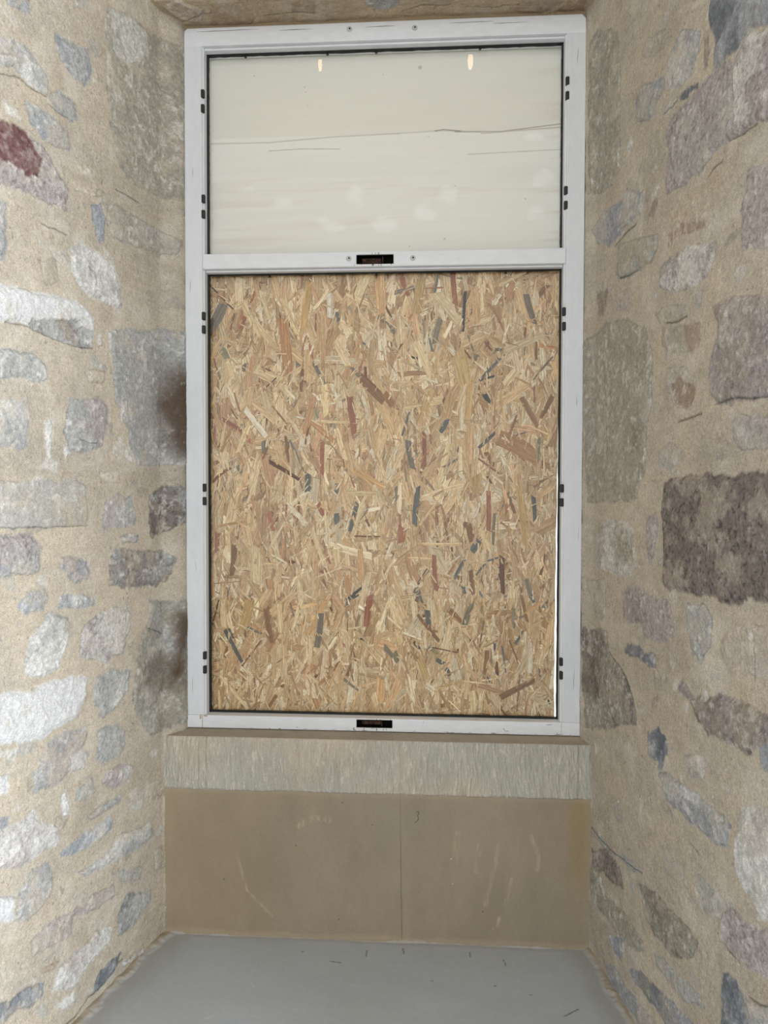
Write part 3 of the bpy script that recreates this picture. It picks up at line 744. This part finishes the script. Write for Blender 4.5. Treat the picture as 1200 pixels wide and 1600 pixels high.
# ------------------------------------------------------------ oriented strand board behind the lower pane
OSB = """g -499 1931 -549 1841 40;n -544 1992 -468 1914 6;o -312 1884 -294 1713 40;w -163 1959 -163 1883 21;k -144 1901 -137 1871 14;c -440 1937 -383 1830 23;c -378 1957 -350 1880 16;c -114 1956 -23 1915 13;y -228 1994 -247 1842 28;c -51 2005 -83 1932 35;t -10 2009 -5 1894 37;c -312 1945 -265 1833 19;c -444 2011 -444 1919 37;c -411 2011 -413 1960 14;t -191 1897 -186 1749 28;k -60 1808 -51 1789 9;c -398 1728 -331 1695 37;c -289 1752 -327 1681 7;g -209 1736 -181 1679 16;g -435 1742 -434 1719 19;o -350 1760 -364 1737 23;b -530 1762 -507 1687 6;r -233 1824 -219 1759 8;c -148 1813 -107 1735 28;c -488 1752 -469 1696 19;r -402 1969 -411 1932 12;r -430 1891 -445 1849 16;b -463 1900 -478 1845 9;v -506 1789 -487 1761 28;k -207 1736 -186 1689 7;g -97 1730 -69 1698 12;r -207 1897 -209 1833 7;g -14 1885 5 1867 12;n -383 1735 -341 1718 4;g 37 1958 99 1974 16;K 254 1959 248 1837 12;c 161 1956 234 1864 40;r 215 2019 225 1917 19;r 55 2017 80 1948 19;w 341 1917 361 1949 16;g 438 1948 466 1857 23;c 371 1776 493 1825 26;c 102 1806 148 1701 28;g 14 1871 39 1834 12;z 88 1761 109 1756 8;k 299 1686 362 1754 12;c 375 1876 376 1803 12;c 302 1981 307 1909 16;t 284 1968 289 1859 28;y 230 1773 253 1676 61;t 465 1875 529 1829 7;b 478 1943 505 1974 19;c 356 1976 437 2015 16;g 179 1878 161 1801 21;y 119 2002 101 1893 37;t 326 1822 380 1790 21;g 462 1689 520 1757 8;g 497 1834 511 1802 6;k 346 1781 369 1779 12;o 529 1784 480 1793 16;c 289 1836 344 1836 10;g 262 1827 280 1777 7;w -431 1603 -358 1509 21;r -102 1638 -88 1523 26;b -69 1698 5 1624 37;n -356 1439 -256 1379 16;r -186 1504 -188 1397 16;k -233 1402 -233 1346 23;k -139 1370 -141 1341 14;g -289 1505 -245 1407 8;c -144 1541 -116 1444 23;o -219 1560 -153 1504 19;w -249 1514 -256 1472 23;w -36 1476 -18 1439 14;w -158 1680 -130 1606 12;c -65 1675 -58 1643 19;g -370 1505 -370 1467 21;r -502 1571 -441 1533 16;o -474 1547 -508 1468 12;c -417 1556 -455 1467 23;r -422 1519 -417 1496 14;c -219 1430 -285 1346 4;n -331 1700 -369 1666 5;c -313 1700 -336 1654 6;v -214 1607 -200 1574 14;b -346 1612 -299 1556 6;t -92 1411 6 1356 23;g -455 1425 -446 1402 14;c -181 1676 -176 1579 28;c -134 1699 -141 1569 7;c -209 1565 -78 1560 12;c 1 1476 -27 1393 6;n -327 1542 -322 1514 5;g -445 1552 -431 1547 14;K -322 1658 -308 1644 8;k 298 1480 348 1526 14;k 179 1527 201 1568 19;K 313 1645 334 1622 19;k 84 1591 61 1518 8;o 359 1512 473 1448 61;b 427 1635 477 1544 23;b 521 1639 486 1571 19;b 5 1647 33 1610 28;c 185 1628 139 1619 30;t 212 1650 194 1573 28;y 157 1660 112 1559 23;t 272 1549 271 1435 33;c 98 1518 190 1582 8;c 209 1494 177 1379 23;b 319 1467 346 1425 16;g 190 1421 232 1446 9;g 80 1504 94 1416 21;r 130 1527 131 1421 16;w 368 1512 423 1489 8;w 383 1393 410 1412 4;r 296 1448 360 1402 7;v 482 1512 478 1444 12;c 346 1480 346 1435 12;b 413 1581 391 1512 9;y 272 1696 263 1568 26;w 203 1678 157 1671 7;K 299 1686 344 1700 9;w 319 1375 324 1342 16;y 292 1398 292 1343 37;r 149 1522 153 1495 10;n 324 1393 337 1370 9;g 409 1517 441 1528 6;c 65 1605 134 1614 16;c -399 1173 -399 1055 47;c -176 1314 -172 1230 14;r -200 1309 -181 1268 21;r -356 1281 -342 1220 18;k -141 1277 -139 1247 21;k -78 1310 -101 1221 16;w -83 1319 -113 1226 7;n -87 1206 -6 1205 5;c -111 1342 -17 1340 21;k -233 1370 -233 1346 21;k -141 1370 -144 1333 13;w -347 1145 -295 1117 7;c -219 1225 -176 1104 21;r -191 1099 -172 1094 23;r -181 1160 -162 1118 10;b -186 1071 -172 1034 9;c -209 1075 -125 1107 7;c -318 1333 -318 1267 9;c -299 1262 -356 1163 13;r -300 1304 -301 1253 8;c -228 1337 -252 1244 7;v -233 1291 -219 1258 9;r -50 1259 -41 1236 12;c -476 1052 -461 1007 13;o -356 1069 -352 1036 26;t -69 1165 -64 1058 23;o -111 1081 -96 1025 18;K -111 1006 -64 1044 13;b -466 1172 -476 1078 21;c -485 1219 -482 1153 14;r -521 1214 -523 1153 19;c -144 1165 -139 1114 28;b -533 1053 -447 1061 3;n -399 1130 -394 1121 4;n -295 1117 -276 1126 19;t -523 1233 -432 1250 12;n -380 1177 -370 1170 6;c -261 1033 -209 1005 7;c 2 1152 2 1073 6;k 112 1361 101 1241 20;k 465 1332 470 1257 17;n 371 1146 374 1030 20;b 275 1103 284 1027 18;k 279 1159 300 1196 24;k 291 1087 325 1131 7;k 325 1131 371 1146 7;k 224 1075 256 1135 13;b 196 1251 205 1195 9;w 324 1357 279 1256 13;r 328 1348 329 1224 17;b 388 1344 409 1279 12;r 162 1149 169 1037 18;w 90 1064 106 1046 20;k 100 1041 120 1016 18;c 125 1183 247 1184 10;c 83 1139 169 1137 7;c 302 1233 334 1164 19;c 316 1168 307 1122 16;K 111 1062 141 1107 4;g 347 1279 343 1182 10;t 357 1192 375 1150 26;t 475 1220 538 1257 42;g 444 1077 463 1008 19;c 399 1072 404 1017 21;r 62 1236 57 1185 28;y 419 1362 443 1178 26;b 265 1251 279 1191 23;K 407 1201 402 1183 5;g 43 1361 41 1315 13;c 186 1334 117 1241 8;n 215 1177 219 1144 7;w 215 1126 252 1154 7;k 252 1052 257 1029 14;o 206 1089 233 1131 9;b 170 1301 171 1241 13;o 183 1088 215 1075 8;b 365 1252 398 1229 7;t 210 1228 251 1191 14;k -498 907 -443 804 16;b -443 792 -381 876 7;n -517 1002 -538 921 7;b -366 975 -347 867 23;g -191 963 -205 855 22;t -167 1020 -233 897 19;r -36 1022 -49 923 26;c -252 1005 -281 910 16;y -418 1003 -438 913 37;r -491 855 -496 817 10;g -120 757 -73 720 10;c -228 883 -226 803 23;t -340 858 -340 753 13;o -162 766 -200 737 16;t -129 809 -181 704 14;t -132 800 -136 686 12;c -26 712 -16 674 21;t -2 759 -7 684 37;b -333 701 -357 663 13;c -515 760 -429 661 13;n -162 983 -153 964 7;k -111 983 -101 1011 13;K -106 1009 -73 1019 11;c -106 915 -54 923 6;y -59 862 -77 796 12;c -323 990 -319 900 19;w -395 748 -390 729 12;o -210 694 -200 661 26;g -101 791 -87 748 7;k -486 912 -471 879 9;c -457 925 -404 902 5;n -445 792 -419 816 4;o -414 890 -419 861 10;K -68 885 -54 876 8;b 369 708 474 763 23;k 141 977 146 926 20;k 170 823 193 810 17;k 200 796 212 773 16;K 100 878 116 855 12;v 144 860 174 840 13;n 156 861 239 845 4;b 111 963 179 880 12;k 373 868 385 785 7;k 414 874 436 916 9;b 317 947 304 863 6;b 327 854 318 779 18;w 457 884 458 786 17;v 408 985 409 925 13;x 350 877 352 840 9;b 431 1027 450 944 12;b 211 978 248 941 22;t 54 760 17 666 33;t 212 815 135 753 9;y 189 739 254 755 8;c 254 757 355 747 6;c 281 727 286 657 28;c 309 718 305 658 13;w 114 916 119 893 16;c 49 910 58 868 28;v 40 845 49 812 21;g 7 863 44 821 16;v 257 932 280 997 23;k 458 1027 468 1004 17;k 118 1023 125 1000 12;w 138 743 161 725 20;y 119 827 147 748 28;b 428 781 420 665 5;t 445 971 504 1018 12;v 495 995 513 991 16;g 409 952 440 962 7;x 327 772 336 756 7;x 355 789 359 773 7;g 487 801 492 759 8;b 395 887 423 814 7;K 274 888 276 874 5;c 193 945 229 969 7;K 515 704 520 690 7;c 239 936 253 876 9"""
OC = dict(k=(108, 110, 106), K=(76, 76, 72), g=(134, 126, 112), b=(148, 114, 82), r=(166, 114, 88), o=(188, 146, 104), w=(232, 222, 200), c=(226, 206, 166), y=(206, 177, 126),
          t=(208, 174, 130), n=(110, 76, 54), v=(150, 146, 120), x=(104, 96, 116), z=(44, 42, 40))
BX0, BX1T, BX1B, BZ0, BZ1 = -.556, .5425, .5335, .640, 2.036
def bx1(z): return BX1B + (BX1T - BX1B) * min(1, max(0, (z - 1.0) / 1.0)) + .0008 * math.sin(z * 40)
class Strands:
    def __init__(s): s.v = []; s.f = []; s.c = []; s.uv = []
    def add(s, x, z, L, wd, ang, c, y, tilt, ragged=.12, taper=1.0, curve=0.0):
        r = random; n = 4; ca, sa = math.cos(ang), math.sin(ang); i0 = len(s.v); seed = r.uniform(0, 100)
        top = []; bot = []
        for i in range(n + 1):
            t = i / n; a = (t - .5) * L; wl = wd * (1 + (taper - 1) * t) * (1 - ragged * r.random() * (1.6 if i in (0, n) else .5))
            off = curve * wd * math.sin(math.pi * t)
            j = r.uniform(-.5, .5) * wd * .7 * (1 if i in (0, n) else 0)
            top.append((a + j, off + wl / 2)); bot.append((a - j, off - wl / 2))
        q = top + bot[::-1]
        for a, b in q:
            px, pz = x + a * ca - b * sa, z + a * sa + b * ca
            pz = min(max(pz, BZ0), BZ1); px = min(max(px, BX0), bx1(pz))
            s.v.append((px, y + tilt * a / L + .3 * tilt * b / wd, pz)); s.uv.append((a + seed, b + seed * 3)); s.c.append(c)
        for i in range(n):
            s.f.append((i0 + i, i0 + i + 1, i0 + 2 * n - i, i0 + 2 * n + 1 - i))
ST = Strands()
R_ = random.Random(3)
def tint(c, a=.10):
    b = 1.22 + R_.gauss(0, a * 1.25); l = lin(c) * b; h = R_.gauss(0, .02) if c[0] > c[2] + 30 else 0
    return (max(0, l[0] * (1 + h)), max(0, l[1]), max(0, l[2] * (1 - 1.6 * h)))
kinds = [((209, 182, 142), 34), ((222, 201, 164), 28), ((196, 165, 126), 18), ((230, 215, 184), 15), ((180, 146, 110), 8), ((204, 168, 132), 6), ((182, 134, 108), 2), ((158, 140, 116), 2), ((136, 100, 72), 2), ((126, 127, 122), .5)]
kc = [k for k, _ in kinds]; kw = [q for _, q in kinds]
NB = 9500
random.seed(21)
for i in range(NB):
    f = i / NB
    x = R_.uniform(BX0, .55); z = R_.uniform(BZ0, BZ1)
    big = R_.random() < .34 * (1 - f) + .12
    L = R_.uniform(.07, .15) if big else R_.uniform(.018, .085); wd = R_.uniform(.014, .034) if big else R_.uniform(.0028, .012)
    ang = math.pi / 2 + (R_.gauss(0, .33) if R_.random() < .72 else R_.uniform(-1.57, 1.57))
    c = R_.choices(kc, kw)[0]
    if big and c in kc[-4:]: c = kc[0]
    ST.add(x, z, L, wd, ang, tint(c), .0660 - .0032 * f, R_.uniform(-.0012, .0012), .25, R_.uniform(.5, 1.1), R_.uniform(-.4, .4))
    if R_.random() < .55:      # narrow dark sliver standing in for the shadow along a strand's edge
        d_ = wd * .5 + .001
        ST.add(x - math.sin(ang) * d_, z + math.cos(ang) * d_, L * R_.uniform(.2, .6), R_.uniform(.0008, .0022), ang + R_.uniform(-.08, .08), tint((96, 68, 46), .2), .0660 - .0032 * f - .0001, 0, .4, .3)
for n_, e in enumerate(OSB.split(';')):
    t_ = e.split(); x1, z1, x2, z2, wd = [float(q) / 1000 for q in t_[1:]]
    L = math.hypot(x2 - x1, z2 - z1); ang = math.atan2(z2 - z1, x2 - x1)
    a = .06 if t_[0] in 'cwkKn' else .08
    wd = wd * .88
    ST.add((x1 + x2) / 2, (z1 + z2) / 2, L, wd, ang, tint(OC[t_[0]], a), .0622 - .000001 * n_, .0003, .16, R_.uniform(.75, 1.05), R_.uniform(-.12, .12))
    for _ in range(3):         # chips lapping over its ends and flanks so that it sits in the board
        u_ = R_.uniform(-.5, .5); s_ = R_.choice((-.5, .5)) * wd * R_.uniform(.8, 1.3)
        px = (x1 + x2) / 2 + u_ * (x2 - x1) - math.sin(ang) * s_; pz = (z1 + z2) / 2 + u_ * (z2 - z1) + math.cos(ang) * s_
        ST.add(px, pz, R_.uniform(.012, .045), R_.uniform(.0025, .007), math.pi / 2 + R_.gauss(0, .6), tint(R_.choices(kc[:6], kw[:6])[0]), .0619, .0003, .3, .7)
me = bpy.data.meshes.new('oriented_strand_board')
# body of the board
i0 = len(ST.v)
me.from_pydata(ST.v, [], ST.f)
uvl = me.uv_layers.new(name='grain'); li = np.zeros(len(me.loops), np.int32); me.loops.foreach_get('vertex_index', li)
uvl.data.foreach_set('uv', np.array(ST.uv, np.float32)[li].reshape(-1))
a_ = me.color_attributes.new('albedo', 'FLOAT_COLOR', 'POINT'); c4 = np.ones((len(ST.v), 4), np.float32); c4[:, :3] = np.array(ST.c); a_.data.foreach_set('color', c4.reshape(-1))
def osb_mat():
    m = mat('pressed_wood_strands', attr='albedo', rough=.62, spec=.3); nt = m.node_tree; N = nt.nodes; Lk = nt.links
    b = N['Principled BSDF']; src = b.inputs['Base Color'].links[0].from_socket
    uv = N.new('ShaderNodeUVMap'); uv.uv_map = 'grain'; out = src
    for sx_, sy_, lo, hi in ((9, 380, .66, 1.20), (30, 1100, .84, 1.12), (70, 200, .86, 1.10)):
        mp = N.new('ShaderNodeMapping'); mp.inputs['Scale'].default_value = (sx_, sy_, 1); Lk.new(uv.outputs[0], mp.inputs[0])
        n = N.new('ShaderNodeTexNoise'); n.inputs['Scale'].default_value = 1.0; n.inputs['Detail'].default_value = 3; n.inputs['Distortion'].default_value = .4; Lk.new(mp.outputs[0], n.inputs['Vector'])
        r = N.new('ShaderNodeMapRange'); r.inputs[1].default_value = .32; r.inputs[2].default_value = .68; r.inputs[3].default_value = lo; r.inputs[4].default_value = hi; Lk.new(n.outputs[0], r.inputs[0])
        cmb = N.new('ShaderNodeCombineColor')
        Lk.new(r.outputs[0], cmb.inputs[0]); p_ = N.new('ShaderNodeMath'); p_.operation = 'POWER'; p_.inputs[1].default_value = 1.25; Lk.new(r.outputs[0], p_.inputs[0]); Lk.new(p_.outputs[0], cmb.inputs[1])
        p2 = N.new('ShaderNodeMath'); p2.operation = 'POWER'; p2.inputs[1].default_value = 1.7; Lk.new(r.outputs[0], p2.inputs[0]); Lk.new(p2.outputs[0], cmb.inputs[2])
        mx = N.new('ShaderNodeMix'); mx.data_type = 'RGBA'; mx.blend_type = 'MULTIPLY'; mx.inputs[0].default_value = 1
        Lk.new(out, mx.inputs[6]); Lk.new(cmb.outputs[0], mx.inputs[7]); out = mx.outputs[2]
    Lk.new(out, b.inputs['Base Color']); return m
me.materials.append(osb_mat())
board = empty('oriented_strand_board', (0, .068, BZ0))
board['label'] = 'tan oriented strand board with grey and brown wood flakes behind the lower pane'; board['category'] = 'board'
face = bpy.data.objects.new('strand_face', me); C.objects.link(face); face.parent = board; face.location = (0, -.068, -BZ0)
bm = bmesh.new(); n = 30; fl = []; fb = []
for i in range(n + 1):
    z = BZ0 + (BZ1 - BZ0) * i / n; fl.append((BX0, bx1(z) - .0004, z))
rows = [[bm.verts.new((a, y, z)) for (a, y) in ((x0, .0668), (x1, .0668), (x1, .080), (x0, .080))] for x0, x1, z in fl]
for a, b in zip(rows[:-1], rows[1:]):
    for k in range(4): bm.faces.new((a[k], a[(k + 1) % 4], b[(k + 1) % 4], b[k]))
bm.faces.new(rows[0]); bm.faces.new(rows[-1][::-1])
bmesh.ops.translate(bm, verts=bm.verts, vec=(0, -.068, -BZ0))
link('board_core', bm, mat('strand_board_core', (176, 138, 96), .8, .2, noise=[(140, .6, 1.2), (500, .8, 1.1)]), board)
# faint grey ink stamp, read from the side, on the pale strand at the top left
bm = bmesh.new()
def bar(x0, z0, x1, z1, wd=.0012):
    d = Vector((x1 - x0, 0, z1 - z0)); n_ = Vector((-d.z, 0, d.x)).normalized() * wd / 2; y = .0616
    vs = [bm.verts.new(Vector((x0, y, z0)) + n_), bm.verts.new(Vector((x1, y, z1)) + n_), bm.verts.new(Vector((x1, y, z1)) - n_), bm.verts.new(Vector((x0, y, z0)) - n_)]; bm.faces.new(vs)
def ring(x, z, rx, rz):
    pts = [(x + rx * math.cos(k * .5236), z + rz * math.sin(k * .5236)) for k in range(13)]
    for a, b in zip(pts[:-1], pts[1:]): bar(*a, *b, .0011)
def zpx(v): return 2.0202 - (v - 425) * .00197
X0 = -.417
bar(X0 - .004, zpx(434), X0 + .004, zpx(434)); bar(X0, zpx(434), X0, zpx(441))
bar(X0 - .005, zpx(442.7), X0 + .005, zpx(442.7)); bar(X0 - .002, zpx(446), X0 + .005, zpx(446))
ring(X0, zpx(450), .003, .0055); ring(X0, zpx(459.7), .003, .0032); ring(X0, zpx(470), .0028, .0062)
bar(X0, zpx(478), X0 + .001, zpx(481)); ring(X0, zpx(486.5), .004, .006)
bar(X0 - .017, zpx(462), X0 - .008, zpx(465))
bmesh.ops.translate(bm, verts=bm.verts, vec=(0, -.068, -BZ0))
link('ink_stamp', bm, mat('faded_ink', (140, 130, 108), .8, .1), board)

# ------------------------------------------------------------ two pendant lamps in the room behind, mirrored in the upper pane
def emis(name, c, s):
    m = bpy.data.materials.new(name); m.use_nodes = True; b = m.node_tree.nodes['Principled BSDF']
    b.inputs['Emission Color'].default_value = (*c, 1); b.inputs['Emission Strength'].default_value = s; b.inputs['Base Color'].default_value = (.9, .8, .6, 1); return m
M_bulb = emis('warm_bulb', (1.0, .68, .40), 13.0)
M_brass = mat('lamp_holder_metal', (60, 56, 50), .4, .5, metal=.6)
def lathe(bm, prof, seg=20):
    rings = [[bm.verts.new((r * math.cos(2 * math.pi * i / seg), r * math.sin(2 * math.pi * i / seg), z)) for i in range(seg)] for r, z in prof]
    for a, b in zip(rings[:-1], rings[1:]):
        for i in range(seg): bm.faces.new((a[i], a[(i + 1) % seg], b[(i + 1) % seg], b[i]))
    bm.faces.new(rings[0]); bm.faces.new(rings[-1][::-1])
for x, y, z, k_, lab in ((-.5854, -2.6, 4.1146, .72, 'warm tubular pendant lamp mirrored at the left of the upper pane'), (.3827, -2.6, 4.0945, 1.0, 'warm tubular pendant lamp mirrored at the right of the upper pane')):
    L = empty('pendant_lamp', (x, y, z - .055)); L['label'] = lab; L['category'] = 'lamp'; L['group'] = 'pendant lamps of the room'
    bm = bmesh.new(); lathe(bm, [(.002, .0), (.010 * k_, .008), (.016 * k_, .03), (.0175 * k_, .06), (.014 * k_, .088), (.008 * k_, .108)]); o = link('bulb', bm, M_bulb, L)
    for p in o.data.polygons: p.use_smooth = True
    bm = bmesh.new(); lathe(bm, [(.009, .107), (.014, .112), (.017, .15), (.006, .162)]); link('lamp_holder', bm, M_brass, L)
    bm = bmesh.new(); lathe(bm, [(.003, .160), (.003, 4.75 - z + .055)], 8); link('cord', bm, M_clip, L)
# the room's face wall on either side of the niche mouth
M_room = mat('room_wall_plaster', (190, 180, 162), .9, .2, noise=[(3, .9, 1.05)])
bm = bmesh.new(); bm_box(bm, -4, -.915, -1.25, -1.10, -.02, 4.75); link('wall_room_left', bm, M_room, kind='structure')
bm = bmesh.new(); bm_box(bm, .803, 4, -1.25, -1.10, -.02, 4.75); link('wall_room_right', bm, M_room, kind='structure')
bm = bmesh.new(); bm_box(bm, -.915, .803, -1.25, -1.10, 3.60, 4.75); link('wall_room_top', bm, M_room, kind='structure')
# the room's plaster ceiling, from which they hang
bm = bmesh.new(); bm_box(bm, -4, 4, -5.0, -1.2, 4.75, 4.85); link('ceiling_room', bm, mat('room_plaster', (170, 160, 145), .9, .2, noise=[(3, .9, 1.05)]), kind='structure')
